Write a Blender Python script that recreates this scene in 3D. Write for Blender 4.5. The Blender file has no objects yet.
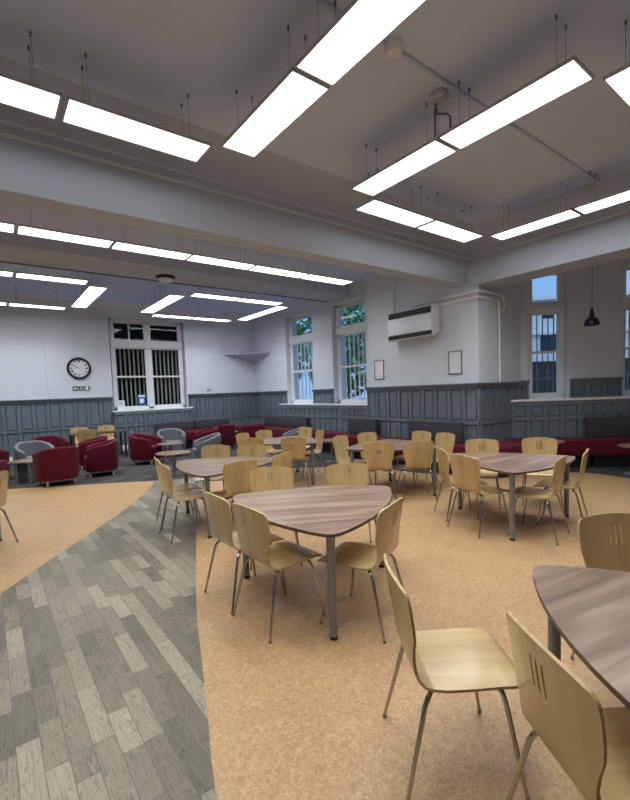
import bpy, bmesh, math, random
from mathutils import Vector, Matrix
random.seed(7)
SC = bpy.context.scene
COL = SC.collection
PI = math.pi
R = math.radians

# ------------------------------------------------------------------ materials
def new_mat(name):
    m = bpy.data.materials.new(name)
    m.use_nodes = True
    nt = m.node_tree
    b = nt.nodes.get('Principled BSDF')
    return m, nt, b

def N(nt, t, **kw):
    n = nt.nodes.new(t)
    for k, v in kw.items():
        if hasattr(n, k):
            setattr(n, k, v)
        else:
            n.inputs[k].default_value = v
    return n

def L(nt, a, b):
    nt.links.new(a, b)

def ramp(nt, fac, stops):
    r = nt.nodes.new('ShaderNodeValToRGB')
    el = r.color_ramp.elements
    while len(el) < len(stops):
        el.new(0.5)
    for e, (p, c) in zip(el, stops):
        e.position = p
        e.color = (c[0], c[1], c[2], 1)
    L(nt, fac, r.inputs[0])
    return r.outputs[0]

def mat(name, col, rough=0.6, metal=0.0, var=0.0, scale=8.0, coat=0.0, spec=0.5, bump=0.0, sheen=0.0, stretch=None):
    m, nt, b = new_mat(name)
    b.inputs['Roughness'].default_value = rough
    b.inputs['Metallic'].default_value = metal
    b.inputs['Coat Weight'].default_value = coat
    b.inputs['Specular IOR Level'].default_value = spec
    if sheen:
        b.inputs['Sheen Weight'].default_value = sheen
    tc = N(nt, 'ShaderNodeTexCoord')
    src = tc.outputs['Object']
    if stretch:
        mp = N(nt, 'ShaderNodeMapping')
        mp.inputs['Scale'].default_value = stretch
        L(nt, src, mp.inputs[0]); src = mp.outputs[0]
    nz = N(nt, 'ShaderNodeTexNoise')
    nz.inputs['Scale'].default_value = scale
    nz.inputs['Detail'].default_value = 4
    L(nt, src, nz.inputs['Vector'])
    v = max(var, 0.01)
    c = ramp(nt, nz.outputs['Fac'], [(0.3, [x * (1 - v) for x in col]), (0.7, [min(1, x * (1 + v)) for x in col])])
    L(nt, c, b.inputs['Base Color'])
    if bump:
        bp = N(nt, 'ShaderNodeBump')
        bp.inputs['Strength'].default_value = bump
        bp.inputs['Distance'].default_value = 0.004
        L(nt, nz.outputs['Fac'], bp.inputs['Height'])
        L(nt, bp.outputs[0], b.inputs['Normal'])
    return m

def emit_mat(name, col, strength):
    m = bpy.data.materials.new(name); m.use_nodes = True
    nt = m.node_tree; nt.nodes.clear()
    e = N(nt, 'ShaderNodeEmission'); e.inputs[0].default_value = (*col, 1); e.inputs[1].default_value = strength
    t = N(nt, 'ShaderNodeBsdfTransparent'); ad = N(nt, 'ShaderNodeAddShader')
    L(nt, e.outputs[0], ad.inputs[0]); L(nt, t.outputs[0], ad.inputs[1])
    o = N(nt, 'ShaderNodeOutputMaterial'); L(nt, ad.outputs[0], o.inputs[0])
    return m

def glass_mat():
    m = bpy.data.materials.new('window_glass'); m.use_nodes = True
    nt = m.node_tree; nt.nodes.clear()
    t = N(nt, 'ShaderNodeBsdfTransparent'); t.inputs[0].default_value = (0.93, 0.96, 0.97, 1)
    g = N(nt, 'ShaderNodeBsdfGlossy'); g.inputs['Roughness'].default_value = 0.02
    f = N(nt, 'ShaderNodeFresnel'); f.inputs[0].default_value = 1.5
    mx = N(nt, 'ShaderNodeMixShader')
    ge = N(nt, 'ShaderNodeNewGeometry'); iv = N(nt, 'ShaderNodeMath', operation='SUBTRACT'); iv.inputs[0].default_value = 1.0; L(nt, ge.outputs['Backfacing'], iv.inputs[1])
    mu = N(nt, 'ShaderNodeMath', operation='MULTIPLY'); L(nt, f.outputs[0], mu.inputs[0]); L(nt, iv.outputs[0], mu.inputs[1])
    L(nt, mu.outputs[0], mx.inputs[0]); L(nt, t.outputs[0], mx.inputs[1]); L(nt, g.outputs[0], mx.inputs[2])
    o = N(nt, 'ShaderNodeOutputMaterial'); L(nt, mx.outputs[0], o.inputs[0])
    return m

def lino_mat():
    m, nt, b = new_mat('tan_marbled_lino')
    tc = N(nt, 'ShaderNodeTexCoord')
    n1 = N(nt, 'ShaderNodeTexNoise'); n1.inputs['Scale'].default_value = 2.2; n1.inputs['Detail'].default_value = 6; n1.inputs['Roughness'].default_value = 0.65
    n2 = N(nt, 'ShaderNodeTexNoise'); n2.inputs['Scale'].default_value = 38; n2.inputs['Detail'].default_value = 6; n2.inputs['Distortion'].default_value = 1.6; n2.inputs['Roughness'].default_value = 0.7
    L(nt, tc.outputs['Object'], n1.inputs['Vector']); L(nt, tc.outputs['Object'], n2.inputs['Vector'])
    c1 = ramp(nt, n1.outputs['Fac'], [(0.3, (0.32, 0.18, 0.08)), (0.7, (0.46, 0.285, 0.135))])
    c2 = ramp(nt, n2.outputs['Fac'], [(0.3, (0.20, 0.105, 0.045)), (0.47, (0.39, 0.23, 0.105)), (0.66, (0.66, 0.45, 0.245))])
    mx = N(nt, 'ShaderNodeMix', data_type='RGBA'); mx.inputs[0].default_value = 0.55
    L(nt, c1, mx.inputs[6]); L(nt, c2, mx.inputs[7])
    L(nt, mx.outputs[2], b.inputs['Base Color'])
    b.inputs['Roughness'].default_value = 0.42
    b.inputs['Specular IOR Level'].default_value = 0.4
    return m

def plank_mat():
    m, nt, b = new_mat('grey_oak_strip_vinyl')
    tc = N(nt, 'ShaderNodeTexCoord')
    sp = N(nt, 'ShaderNodeSeparateXYZ'); L(nt, tc.outputs['Object'], sp.inputs[0])
    def math_(op, a, b_=None):
        n = N(nt, 'ShaderNodeMath', operation=op)
        for i, x in enumerate((a, b_)):
            if x is None: continue
            if isinstance(x, (int, float)): n.inputs[i].default_value = x
            else: L(nt, x, n.inputs[i])
        return n.outputs[0]
    u = math_('DIVIDE', sp.outputs[0], 0.098)
    row = math_('FLOOR', u)
    wn = N(nt, 'ShaderNodeTexWhiteNoise', noise_dimensions='1D'); L(nt, row, wn.inputs['W'])
    ln = math_('ADD', math_('MULTIPLY', wn.outputs['Value'], 0.20), 0.32)
    v = math_('DIVIDE', math_('ADD', sp.outputs[1], math_('MULTIPLY', wn.outputs['Value'], 37.0)), ln)
    colm = math_('FLOOR', v)
    cb = N(nt, 'ShaderNodeCombineXYZ'); L(nt, row, cb.inputs[0]); L(nt, colm, cb.inputs[1])
    w2 = N(nt, 'ShaderNodeTexWhiteNoise', noise_dimensions='3D'); L(nt, cb.outputs[0], w2.inputs['Vector'])
    base = ramp(nt, w2.outputs['Value'], [(0.0, (0.125, 0.102, 0.07)), (0.35, (0.168, 0.14, 0.096)), (0.7, (0.225, 0.19, 0.133)), (1.0, (0.305, 0.262, 0.186))])
    # grain, shifted for each block
    vm = N(nt, 'ShaderNodeVectorMath', operation='MULTIPLY_ADD')
    L(nt, cb.outputs[0], vm.inputs[0]); vm.inputs[1].default_value = (3.7, 1.9, 0); L(nt, tc.outputs['Object'], vm.inputs[2])
    mp = N(nt, 'ShaderNodeMapping'); mp.inputs['Scale'].default_value = (19, 2.0, 1); L(nt, vm.outputs[0], mp.inputs[0])
    gz = N(nt, 'ShaderNodeTexNoise'); gz.inputs['Scale'].default_value = 1.0; gz.inputs['Detail'].default_value = 5; gz.inputs['Distortion'].default_value = 1.2
    L(nt, mp.outputs[0], gz.inputs['Vector'])
    rings = math_('FRACT', math_('MULTIPLY', gz.outputs['Fac'], 9.0))
    g = ramp(nt, rings, [(0.0, (0.42, 0.42, 0.42)), (0.3, (0.95, 0.95, 0.95)), (1.0, (1.15, 1.15, 1.15))])
    mx = N(nt, 'ShaderNodeMix', data_type='RGBA', blend_type='MULTIPLY'); mx.inputs[0].default_value = 0.8
    L(nt, base, mx.inputs[6]); L(nt, g, mx.inputs[7])
    # seams
    fu = math_('FRACT', u); fv = math_('FRACT', v)
    su = math_('LESS_THAN', math_('MINIMUM', fu, math_('SUBTRACT', 1.0, fu)), 0.024)
    sv = math_('LESS_THAN', math_('MINIMUM', fv, math_('SUBTRACT', 1.0, fv)), 0.006)
    s = math_('MAXIMUM', su, sv)
    m2 = N(nt, 'ShaderNodeMix', data_type='RGBA'); L(nt, math_('MULTIPLY', s, 0.75), m2.inputs[0])
    L(nt, mx.outputs[2], m2.inputs[6]); m2.inputs[7].default_value = (0.09, 0.08, 0.065, 1)
    L(nt, m2.outputs[2], b.inputs['Base Color'])
    b.inputs['Roughness'].default_value = 0.45
    b.inputs['Specular IOR Level'].default_value = 0.4
    return m

def carpet_mat():
    m, nt, b = new_mat('charcoal_striped_carpet')
    tc = N(nt, 'ShaderNodeTexCoord')
    mp = N(nt, 'ShaderNodeMapping'); mp.inputs['Scale'].default_value = (1.2, 14, 1); mp.inputs['Rotation'].default_value = (0, 0, R(50)); L(nt, tc.outputs['Object'], mp.inputs[0])
    a = N(nt, 'ShaderNodeTexNoise'); a.inputs['Scale'].default_value = 1.6; a.inputs['Detail'].default_value = 3; L(nt, mp.outputs[0], a.inputs['Vector'])
    f = N(nt, 'ShaderNodeTexNoise'); f.inputs['Scale'].default_value = 160; L(nt, tc.outputs['Object'], f.inputs['Vector'])
    c = ramp(nt, a.outputs['Fac'], [(0.35, (0.032, 0.030, 0.031)), (0.52, (0.062, 0.056, 0.054)), (0.66, (0.12, 0.11, 0.105))])
    c2 = ramp(nt, f.outputs['Fac'], [(0.3, (0.6, 0.6, 0.6)), (0.7, (1.3, 1.3, 1.3))])
    mx = N(nt, 'ShaderNodeMix', data_type='RGBA', blend_type='MULTIPLY'); mx.inputs[0].default_value = 0.7
    L(nt, c, mx.inputs[6]); L(nt, c2, mx.inputs[7]); L(nt, mx.outputs[2], b.inputs['Base Color'])
    b.inputs['Roughness'].default_value = 0.95; b.inputs['Specular IOR Level'].default_value = 0.1
    return m

def wood_mat(name, dark, mid, light, stretch, rough, coat, dist=0.6, scale=1.0):
    m, nt, b = new_mat(name)
    tc = N(nt, 'ShaderNodeTexCoord')
    mp = N(nt, 'ShaderNodeMapping'); mp.inputs['Scale'].default_value = stretch; L(nt, tc.outputs['Object'], mp.inputs[0])
    a = N(nt, 'ShaderNodeTexNoise'); a.inputs['Scale'].default_value = scale; a.inputs['Detail'].default_value = 6; a.inputs['Distortion'].default_value = dist
    L(nt, mp.outputs[0], a.inputs['Vector'])
    c = ramp(nt, a.outputs['Fac'], [(0.28, dark), (0.5, mid), (0.72, light)])
    L(nt, c, b.inputs['Base Color'])
    b.inputs['Roughness'].default_value = rough
    b.inputs['Coat Weight'].default_value = coat
    b.inputs['Coat Roughness'].default_value = 0.15
    return m

M = {
    'lino': lino_mat(), 'plank': plank_mat(), 'carpet': carpet_mat(), 'glass': glass_mat(),
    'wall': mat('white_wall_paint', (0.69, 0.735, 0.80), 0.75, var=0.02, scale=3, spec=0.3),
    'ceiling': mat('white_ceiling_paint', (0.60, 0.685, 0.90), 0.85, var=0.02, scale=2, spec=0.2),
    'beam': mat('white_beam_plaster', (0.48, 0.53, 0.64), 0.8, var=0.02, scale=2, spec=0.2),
    'dado': mat('blue_grey_panel_paint', (0.15, 0.185, 0.22), 0.40, var=0.05, scale=5),
    'trim': mat('white_gloss_paint', (0.78, 0.80, 0.83), 0.35, var=0.02, scale=6),
    'ply': wood_mat('beech_plywood', (0.425, 0.275, 0.11), (0.505, 0.34, 0.148), (0.57, 0.40, 0.19), (14, 1.2, 1.2), 0.30, 0.55),
    'ply_edge': wood_mat('layered_ply_edge', (0.36, 0.23, 0.09), (0.50, 0.35, 0.16), (0.6, 0.45, 0.22), (8, 8, 90), 0.5, 0.0),
    'laminate': wood_mat('walnut_laminate', (0.14, 0.08, 0.05), (0.25, 0.157, 0.104), (0.38, 0.265, 0.19), (1.1, 13, 1), 0.30, 0.25, 0.5),
    'edge': mat('dark_walnut_edging', (0.10, 0.06, 0.042), 0.45, var=0.15),
    'chrome': mat('brushed_chrome_steel', (0.45, 0.44, 0.43), 0.16, 1.0, var=0.04, scale=20),
    'table_leg': mat('grey_powder_coated_steel', (0.22, 0.235, 0.26), 0.4, 0.45, var=0.03),
    'black': mat('black_plastic', (0.012, 0.012, 0.014), 0.5, var=0.1),
    'red': mat('wine_red_wool', (0.10, 0.004, 0.014), 0.85, var=0.08, scale=60, spec=0.2, sheen=0.05, bump=0.1),
    'grey': mat('mid_grey_wool', (0.145, 0.15, 0.172), 0.85, var=0.1, scale=60, spec=0.2, bump=0.1),
    'charcoal': mat('charcoal_wool', (0.062, 0.060, 0.072), 0.85, var=0.12, scale=40, spec=0.2, bump=0.1),
    'beech': mat('pale_beech', (0.55, 0.42, 0.27), 0.45, var=0.08, scale=20),
    'housing': mat('silver_light_housing', (0.55, 0.56, 0.58), 0.45, 0.0, var=0.02),
    'wire': mat('dark_steel_wire', (0.16, 0.16, 0.18), 0.5, 0.1, var=0.02),
    'lamp': emit_mat('lit_diffuser', (0.97, 0.985, 1.0), 1.5),
    'white_plastic': mat('white_plastic', (0.78, 0.79, 0.80), 0.4, var=0.02),
    'steel': mat('polished_steel_panel', (0.72, 0.74, 0.76), 0.22, 0.75, var=0.05, scale=2),
    'paper': mat('white_paper', (0.82, 0.84, 0.86), 0.7, var=0.02),
    'ink': mat('grey_ink', (0.2, 0.22, 0.26), 0.7, var=0.05),
    'green': mat('green_sign_plastic', (0.005, 0.11, 0.055), 0.4, var=0.03),
    'blue': mat('blue_poster_ink', (0.03, 0.12, 0.42), 0.5, var=0.15, scale=30),
    'bar': mat('pale_stone_painted_bar', (0.36, 0.35, 0.32), 0.5, var=0.05),
    'night': mat('painted_darkness', (0.012, 0.013, 0.016), 0.9, var=0.3, scale=6),  # near-black colour stands in for the darkness beyond the far window
    'leaf': mat('green_leaf', (0.13, 0.33, 0.15), 0.55, var=0.5, scale=3),
    'bark': mat('brown_bark', (0.06, 0.045, 0.035), 0.9, var=0.3),
    'facade': mat('pale_render', (0.84, 0.86, 0.88), 0.8, var=0.06, scale=1),
    'dark_glass': mat('dark_window_glass', (0.02, 0.03, 0.045), 0.15, var=0.1),
    'hedge': mat('dark_hedge_wall', (0.03, 0.04, 0.045), 0.9, var=0.4, scale=5),
    'asphalt': mat('asphalt', (0.08, 0.08, 0.085), 0.9, var=0.2),
    'lampblack': mat('black_enamel', (0.015, 0.015, 0.017), 0.3, var=0.05),
    'slot': mat('slate_grey', (0.13, 0.14, 0.16), 0.5, var=0.05),
}

# ------------------------------------------------------------------ mesh builder
class MB:
    def __init__(self):
        self.v = []; self.f = []; self.mi = []
    def add(self, vs, fs, mi=0):
        o = len(self.v)
        self.v += [tuple(p) for p in vs]
        self.f += [tuple(i + o for i in f) for f in fs]
        self.mi += [mi] * len(fs)
    def box(self, a, b, mi=0, rz=0.0, c=(0, 0)):
        (x0, y0, z0), (x1, y1, z1) = a, b
        vs = [(x0, y0, z0), (x1, y0, z0), (x1, y1, z0), (x0, y1, z0), (x0, y0, z1), (x1, y0, z1), (x1, y1, z1), (x0, y1, z1)]
        if rz:
            ca, sa = math.cos(rz), math.sin(rz)
            vs = [(c[0] + (x - c[0]) * ca - (y - c[1]) * sa, c[1] + (x - c[0]) * sa + (y - c[1]) * ca, z) for x, y, z in vs]
        self.add(vs, [(0, 3, 2, 1), (4, 5, 6, 7), (0, 1, 5, 4), (1, 2, 6, 5), (2, 3, 7, 6), (3, 0, 4, 7)], mi)
    def obox(self, o, ux, uy, a, b, mi=0):
        # box in a frame: origin o (xy), unit vectors ux, uy; a,b = (s, d, z) corners
        P = lambda s, d, z: (o[0] + ux[0] * s + uy[0] * d, o[1] + ux[1] * s + uy[1] * d, z)
        (s0, d0, z0), (s1, d1, z1) = a, b
        vs = [P(s0, d0, z0), P(s1, d0, z0), P(s1, d1, z0), P(s0, d1, z0), P(s0, d0, z1), P(s1, d0, z1), P(s1, d1, z1), P(s0, d1, z1)]
        self.add(vs, [(0, 3, 2, 1), (4, 5, 6, 7), (0, 1, 5, 4), (1, 2, 6, 5), (2, 3, 7, 6), (3, 0, 4, 7)], mi)
    def prism(self, poly, z0, z1, mi=0, mside=None):
        n = len(poly)
        vs = [(x, y, z0) for x, y in poly] + [(x, y, z1) for x, y in poly]
        self.add(vs, [tuple(range(n - 1, -1, -1)), tuple(range(n, 2 * n))], mi)
        o = len(self.v) - 2 * n
        for i in range(n):
            j = (i + 1) % n
            self.f.append((o + i, o + j, o + n + j, o + n + i)); self.mi.append(mi if mside is None else mside)
    def extrude(self, prof, p0, p1, ax, mi=0):
        # profile [(h, z)] extruded from p0 to p1 (xy); h is measured along ax (xy unit)
        n = len(prof)
        vs = [(p0[0] + ax[0] * h, p0[1] + ax[1] * h, z) for h, z in prof] + [(p1[0] + ax[0] * h, p1[1] + ax[1] * h, z) for h, z in prof]
        fs = [tuple(range(n)), tuple(range(2 * n - 1, n - 1, -1))]
        for i in range(n):
            j = (i + 1) % n
            fs.append((i, n + i, n + j, j))
        self.add(vs, fs, mi)
    def tube(self, path, r, seg=10, mi=0, cap=True):
        pts = [Vector(p) for p in path]
        rs = r if isinstance(r, (list, tuple)) else [r] * len(pts)
        up = None; rings = []
        for i, p in enumerate(pts):
            t = (pts[min(i + 1, len(pts) - 1)] - pts[max(i - 1, 0)]).normalized()
            if up is None:
                up = Vector((0, 0, 1)) if abs(t.z) < 0.9 else Vector((1, 0, 0))
            a = t.cross(up).normalized(); b = t.cross(a).normalized()
            up = -b if True else up
            up = (a.cross(t)).normalized()
            rings.append([p + a * (math.cos(2 * PI * k / seg) * rs[i]) + up * (math.sin(2 * PI * k / seg) * rs[i]) for k in range(seg)])
        vs = [q for rg in rings for q in rg]
        fs = []
        for i in range(len(pts) - 1):
            for k in range(seg):
                k2 = (k + 1) % seg
                fs.append((i * seg + k, i * seg + k2, (i + 1) * seg + k2, (i + 1) * seg + k))
        if cap:
            fs.append(tuple(range(seg - 1, -1, -1)))
            fs.append(tuple((len(pts) - 1) * seg + k for k in range(seg)))
        self.add(vs, fs, mi)
    def lathe(self, prof, c=(0, 0, 0), seg=24, mi=0, cap=True):
        vs = []; fs = []
        for r_, z in prof:
            for k in range(seg):
                a = 2 * PI * k / seg
                vs.append((c[0] + r_ * math.cos(a), c[1] + r_ * math.sin(a), c[2] + z))
        for i in range(len(prof) - 1):
            for k in range(seg):
                k2 = (k + 1) % seg
                fs.append((i * seg + k, i * seg + k2, (i + 1) * seg + k2, (i + 1) * seg + k))
        if cap:
            fs.append(tuple(range(seg - 1, -1, -1)))
            fs.append(tuple((len(prof) - 1) * seg + k for k in range(seg)))
        self.add(vs, fs, mi)
    def build(self, name, mats, parent=None, bevel=0.0, bseg=2, smooth=35):
        me = bpy.data.meshes.new(name)
        me.from_pydata(self.v, [], self.f)
        if not isinstance(mats, (list, tuple)): mats = [mats]
        for m in mats: me.materials.append(m)
        for p, i in zip(me.polygons, self.mi): p.material_index = i
        bm = bmesh.new(); bm.from_mesh(me)
        bmesh.ops.recalc_face_normals(bm, faces=bm.faces)
        if bevel:
            ed = [e for e in bm.edges if len(e.link_faces) == 2 and e.calc_face_angle(0) > R(40)]
            bmesh.ops.bevel(bm, geom=ed, offset=bevel, segments=bseg, profile=0.6, affect='EDGES', clamp_overlap=True)
        bm.to_mesh(me); bm.free()
        if smooth:
            for p in me.polygons: p.use_smooth = True
            me.set_sharp_from_angle(angle=R(smooth))
        ob = bpy.data.objects.new(name, me)
        COL.objects.link(ob)
        if parent: ob.parent = parent
        return ob

def tag(o, label, cat, group=None, kind=None):
    o['label'] = label
    if cat: o['category'] = cat
    if group: o['group'] = group
    if kind: o['kind'] = kind
    return o
def thing(name, label, cat, loc=(0, 0, 0), rz=0.0, group=None):
    o = bpy.data.objects.new(name, None)
    o.empty_display_size = 0.1
    COL.objects.link(o)
    o.location = loc; o.rotation_euler = (0, 0, rz)
    return tag(o, label, cat, group)
def struct(mb, name, m, parent=None, label=None, bevel=0.0, smooth=35):
    o = mb.build(name, m, parent, bevel=bevel, smooth=smooth)
    if parent is None: o['kind'] = 'structure'
    if label: o['label'] = label
    return o
KIDS = {}
def copy_tree(o, parent=None):
    c = o.copy(); COL.objects.link(c)
    if parent is not None: c.parent = parent
    for ch in list(o.children): copy_tree(ch, c)
    return c

# ------------------------------------------------------------------ levels
ZC = 4.4          # ceiling
ZD = 1.67         # top of the full-height panelling
ZS = 1.27         # window sills
BX = 7.40         # face of the projecting wall
BY0, BY1 = 4.60, 7.55
WX = 7.80         # window wall
WY = 13.75        # far wall
S2 = math.sqrt(0.5)
NT = (S2, -S2)    # along the canted bay wall
NN = (S2, S2)     # away from the room
def cant(n, t): return (NN[0] * n + NT[0] * t, NN[1] * n + NT[1] * t)

# ------------------------------------------------------------------ floor
mb = MB(); mb.prism([(-6.2, -3.2), (12.1, -3.2), (12.1, 14.1), (-6.2, 14.1)], -0.12, 0.0)
struct(mb, 'floor', M['lino'], label='tan marbled lino floor', smooth=0)
def spline(pts, n=8):
    out = []
    P = [Vector(p) for p in pts]
    for i in range(len(P) - 1):
        p0 = P[max(i - 1, 0)]; p1 = P[i]; p2 = P[i + 1]; p3 = P[min(i + 2, len(P) - 1)]
        for k in range(n):
            t = k / n
            q = 0.5 * ((2 * p1) + (-p0 + p2) * t + (2 * p0 - 5 * p1 + 4 * p2 - p3) * t * t + (-p0 + 3 * p1 - 3 * p2 + p3) * t ** 3)
            out.append((q.x, q.y))
    out.append(tuple(P[-1])); return out
lft = spline([(-2.6, 0.4), (-1.6, 2.4), (-0.75, 3.65), (-0.01, 4.56), (0.42, 5.17), (1.06, 6.05), (1.64, 6.9), (2.27, 7.99), (2.54, 8.62)])
rgt = spline([(3.5, 8.15), (2.9, 7.15), (2.32, 5.91), (1.57, 4.12), (1.18, 3.14), (0.93, 2.43), (0.79, 2.03), (0.64, 1.59), (0.40, 0.6), (0.25, -1.0), (0.2, -3.0)])
mb = MB(); mb.prism(lft + rgt + [(-5.8, -3.0), (-5.0, -1.6)], 0.0, 0.003)
struct(mb, 'floor_walkway', M['plank'], label='curved walkway of grey oak strip flooring', smooth=0)
cb = spline([(-6.0, 13.0), (-3.0, 11.75), (0.19, 10.02), (1.03, 9.53), (2.14, 8.87), (2.54, 8.62), (3.5, 8.15), (4.4, 7.85), (5.31, 7.60), (5.9, 6.95), (6.35, 6.1), (6.6, 5.2), (7.1, 4.35), (8.0, 3.75), (8.50, 3.2), (8.53, 2.8), (8.33, 2.3), (7.7, 1.4)])
mb = MB(); mb.prism(cb + [(11.8, 1.4), (11.8, 1.9), (9.05, 4.62), (7.45, 4.62), (7.45, 7.6), (7.85, 7.6), (7.85, 13.75), (-6.0, 13.75)], 0.0, 0.005)
struct(mb, 'floor_carpet', M['carpet'], label='charcoal striped carpet of the lounge area', smooth=0)

# ------------------------------------------------------------------ walls
def wall(name, o, ux, uy, s0, s1, z0, z1, th, holes, m=M['wall'], label=None):
    """wall of boxes around openings; ux along it, uy pointing out of the room"""
    mb = MB(); cur = s0
    for (a, b, c, d) in sorted(holes):
        mb.obox(o, ux, uy, (cur, 0, z0), (a, th, z1))
        if c > z0: mb.obox(o, ux, uy, (a, 0, z0), (b, th, c))
        if d < z1: mb.obox(o, ux, uy, (a, 0, d), (b, th, z1))
        cur = b
    mb.obox(o, ux, uy, (cur, 0, z0), (s1, th, z1))
    return struct(mb, name, m, label=label, smooth=0)

wall('wall_back', (0, WY), (1, 0), (0, 1), -6.2, 8.3, 0, ZC, 0.45, [(3.0, 5.26, 1.24, 4.0)], label='far white wall with the clock')
wall('wall_window', (WX, 0), (0, 1), (1, 0), 7.4, 13.75, 0, ZC, 0.45, [(8.02, 9.33, 1.24, 4.0), (10.24, 11.66, 1.24, 4.0)], label='white wall with two tall sash windows')
mb = MB(); mb.box((BX, BY0, 0), (8.95, BY1, ZC)); struct(mb, 'wall_projecting', M['wall'], label='projecting white wall carrying the heater', smooth=0)
wall('wall_bay', cant(9.62, 0), NT, NN, 3.05, 7.05, 0, ZC, 0.4, [(3.24, 4.02, 1.24, 4.0), (5.06, 5.84, 1.24, 4.0)], label='angled white bay wall on the right')
mb = MB(); mb.box((11.75, -3.2, 0), (12.1, 1.95, ZC)); struct(mb, 'wall_right', M['wall'], smooth=0)
mb = MB(); mb.box((-6.2, -3.2, 0), (12.1, -3.0, ZC)); struct(mb, 'wall_front', M['wall'], smooth=0)
mb = MB(); mb.box((-6.2, -3.0, 0), (-6.0, WY, ZC)); struct(mb, 'wall_left', M['wall'], smooth=0)
mb = MB(); mb.prism([(-6.2, -3.2), (12.3, -3.2), (12.3, 1.9), (9.6, 5.0), (9.6, 14.25), (-6.2, 14.25)], ZC, ZC + 0.2)
struct(mb, 'ceiling', M['ceiling'], label='white plaster ceiling between deep beams', smooth=0)
# shallow projection of the wall behind the clock
mb = MB(); mb.box((1.38, WY - 0.035, ZD), (3.0, WY, ZC)); struct(mb, 'trim_1', M['wall'], label='shallow wall projection behind the clock', smooth=0)

# beams
def arc(cx, cz, r, a0, a1, n=8):
    return [(cx + r * math.cos(R(a0 + (a1 - a0) * i / n)), cz + r * math.sin(R(a0 + (a1 - a0) * i / n))) for i in range(n + 1)]
near = [(4.34, ZC)] + arc(4.34, 4.06, 0.34, 90, 4, 8)[1:] + [(4.73, 4.08), (4.73, 4.0), (4.76, 3.98), (4.76, 3.74), (4.84, 3.55)]
prof = near + [(5.14, 3.55), (5.20, 3.6), (5.20, ZC)]
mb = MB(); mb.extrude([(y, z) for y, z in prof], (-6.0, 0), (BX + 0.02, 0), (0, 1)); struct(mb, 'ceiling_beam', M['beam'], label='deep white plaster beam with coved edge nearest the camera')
prof = [(8.56, ZC), (8.56, 4.16), (8.62, 4.10), (9.40, 4.10), (9.45, 4.15), (9.45, ZC)]
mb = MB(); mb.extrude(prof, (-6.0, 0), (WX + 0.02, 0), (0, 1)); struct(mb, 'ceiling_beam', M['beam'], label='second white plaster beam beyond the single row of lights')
prof = [(6.90, ZC)] + arc(6.93, 4.06, 0.34, 90, 4, 8)[1:] + [(7.30, 4.08), (7.30, 4.0), (7.33, 3.98), (7.33, 3.60), (7.36, 3.50), (7.95, 3.50), (7.95, ZC)]
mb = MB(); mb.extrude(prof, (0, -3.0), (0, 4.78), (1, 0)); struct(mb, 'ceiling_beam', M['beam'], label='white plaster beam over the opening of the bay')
# coved ceiling edges of the far bay
mb = MB(); mb.extrude([(0, ZC)] + [(0.30 - 0.30 * math.sin(R(a)), ZC - 0.30 + 0.30 * math.cos(R(a))) for a in (0, 22, 45, 67, 90)][::-1], (-6.0, WY), (WX, WY), (0, -1))
struct(mb, 'trim_2', M['wall'], label='coved plaster edge along the top of the far wall')

# ------------------------------------------------------------------ panelling
def dado(name, p0, p1, out, z0, z1, rows, pw, cap=True, base=True, label=None, ends=(0.05, 0.05)):
    """framed panelling on the line p0-p1; out = unit vector into the room"""
    p0 = Vector(p0); p1 = Vector(p1); d = p1 - p0; ln = d.length; ux = d / ln
    mb = MB(); O = (p0.x, p0.y); U = (ux.x, ux.y)
    mb.obox(O, U, out, (0, 0, z0), (ln, 0.012, z1))
    n = max(1, round(ln / pw)); w = ln / n; st = 0.042
    for i in range(n + 1):
        c = i * w
        mb.obox(O, U, out, (max(0, c - st), 0.012, z0), (min(ln, c + st), 0.046, z1))
    edges = [z0] + [r for r in rows] + [z1]
    for k, z in enumerate(edges):
        if k == 0: a, b = z0, z0 + (0.15 if base else 0.05)
        elif k == len(edges) - 1: a, b = z1 - 0.085, z1
        else: a, b = z - 0.035, z + 0.035
        mb.obox(O, U, out, (0, 0.012, a), (ln, 0.055 if k else 0.06, b))
    # bead inside each panel
    for i in range(n):
        for k in range(len(edges) - 1):
            a = edges[k] + (0.15 if (k == 0 and base) else 0.05 if k == 0 else 0.035)
            b = edges[k + 1] - (0.085 if k == len(edges) - 2 else 0.035)
            x0, x1 = i * w + st, (i + 1) * w - st
            if b - a < 0.09 or x1 - x0 < 0.09: continue
            g = 0.026
            mb.obox(O, U, out, (x0 + g, 0.012, a + g), (x1 - g, 0.036, b - g))
    if cap:
        mb.obox(O, U, out, (-0.0, 0, z1 - 0.01), (ln, 0.10, z1 + 0.018))
        mb.obox(O, U, out, (0, 0, z1 - 0.045), (ln, 0.075, z1 - 0.008))
    return struct(mb, name, M['dado'], label=label, smooth=0)
PW = 0.335
dado('wall_panelling', (-5.9, WY), (2.98, WY), (0, -1), 0, ZD, [0.86], PW, label='blue-grey panelling below the clock')
dado('wall_panelling', (5.28, WY), (WX, WY), (0, -1), 0, ZD, [0.86], PW, label='blue-grey panelling right of the far window')
dado('wall_panelling', (2.98, WY - 0.16), (5.28, WY - 0.16), (0, -1), 0, 1.235, [0.82], 0.29, cap=False, label='blue-grey panelling under the far window')
dado('wall_panelling', (WX, WY), (WX, 11.68), (-1, 0), 0, ZD, [0.86], PW, label='blue-grey panelling left of the sash windows')
dado('wall_panelling', (7.60, 11.72), (7.60, BY1), (-1, 0), 0, 1.235, [0.92], 0.25, cap=False, label='blue-grey panelling under the sash windows')
dado('wall_panelling', (WX, 10.24), (WX, 9.33), (-1, 0), ZS, ZD, [], 0.45, base=False, label='blue-grey panelled block on the pier between the sash windows')
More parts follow.
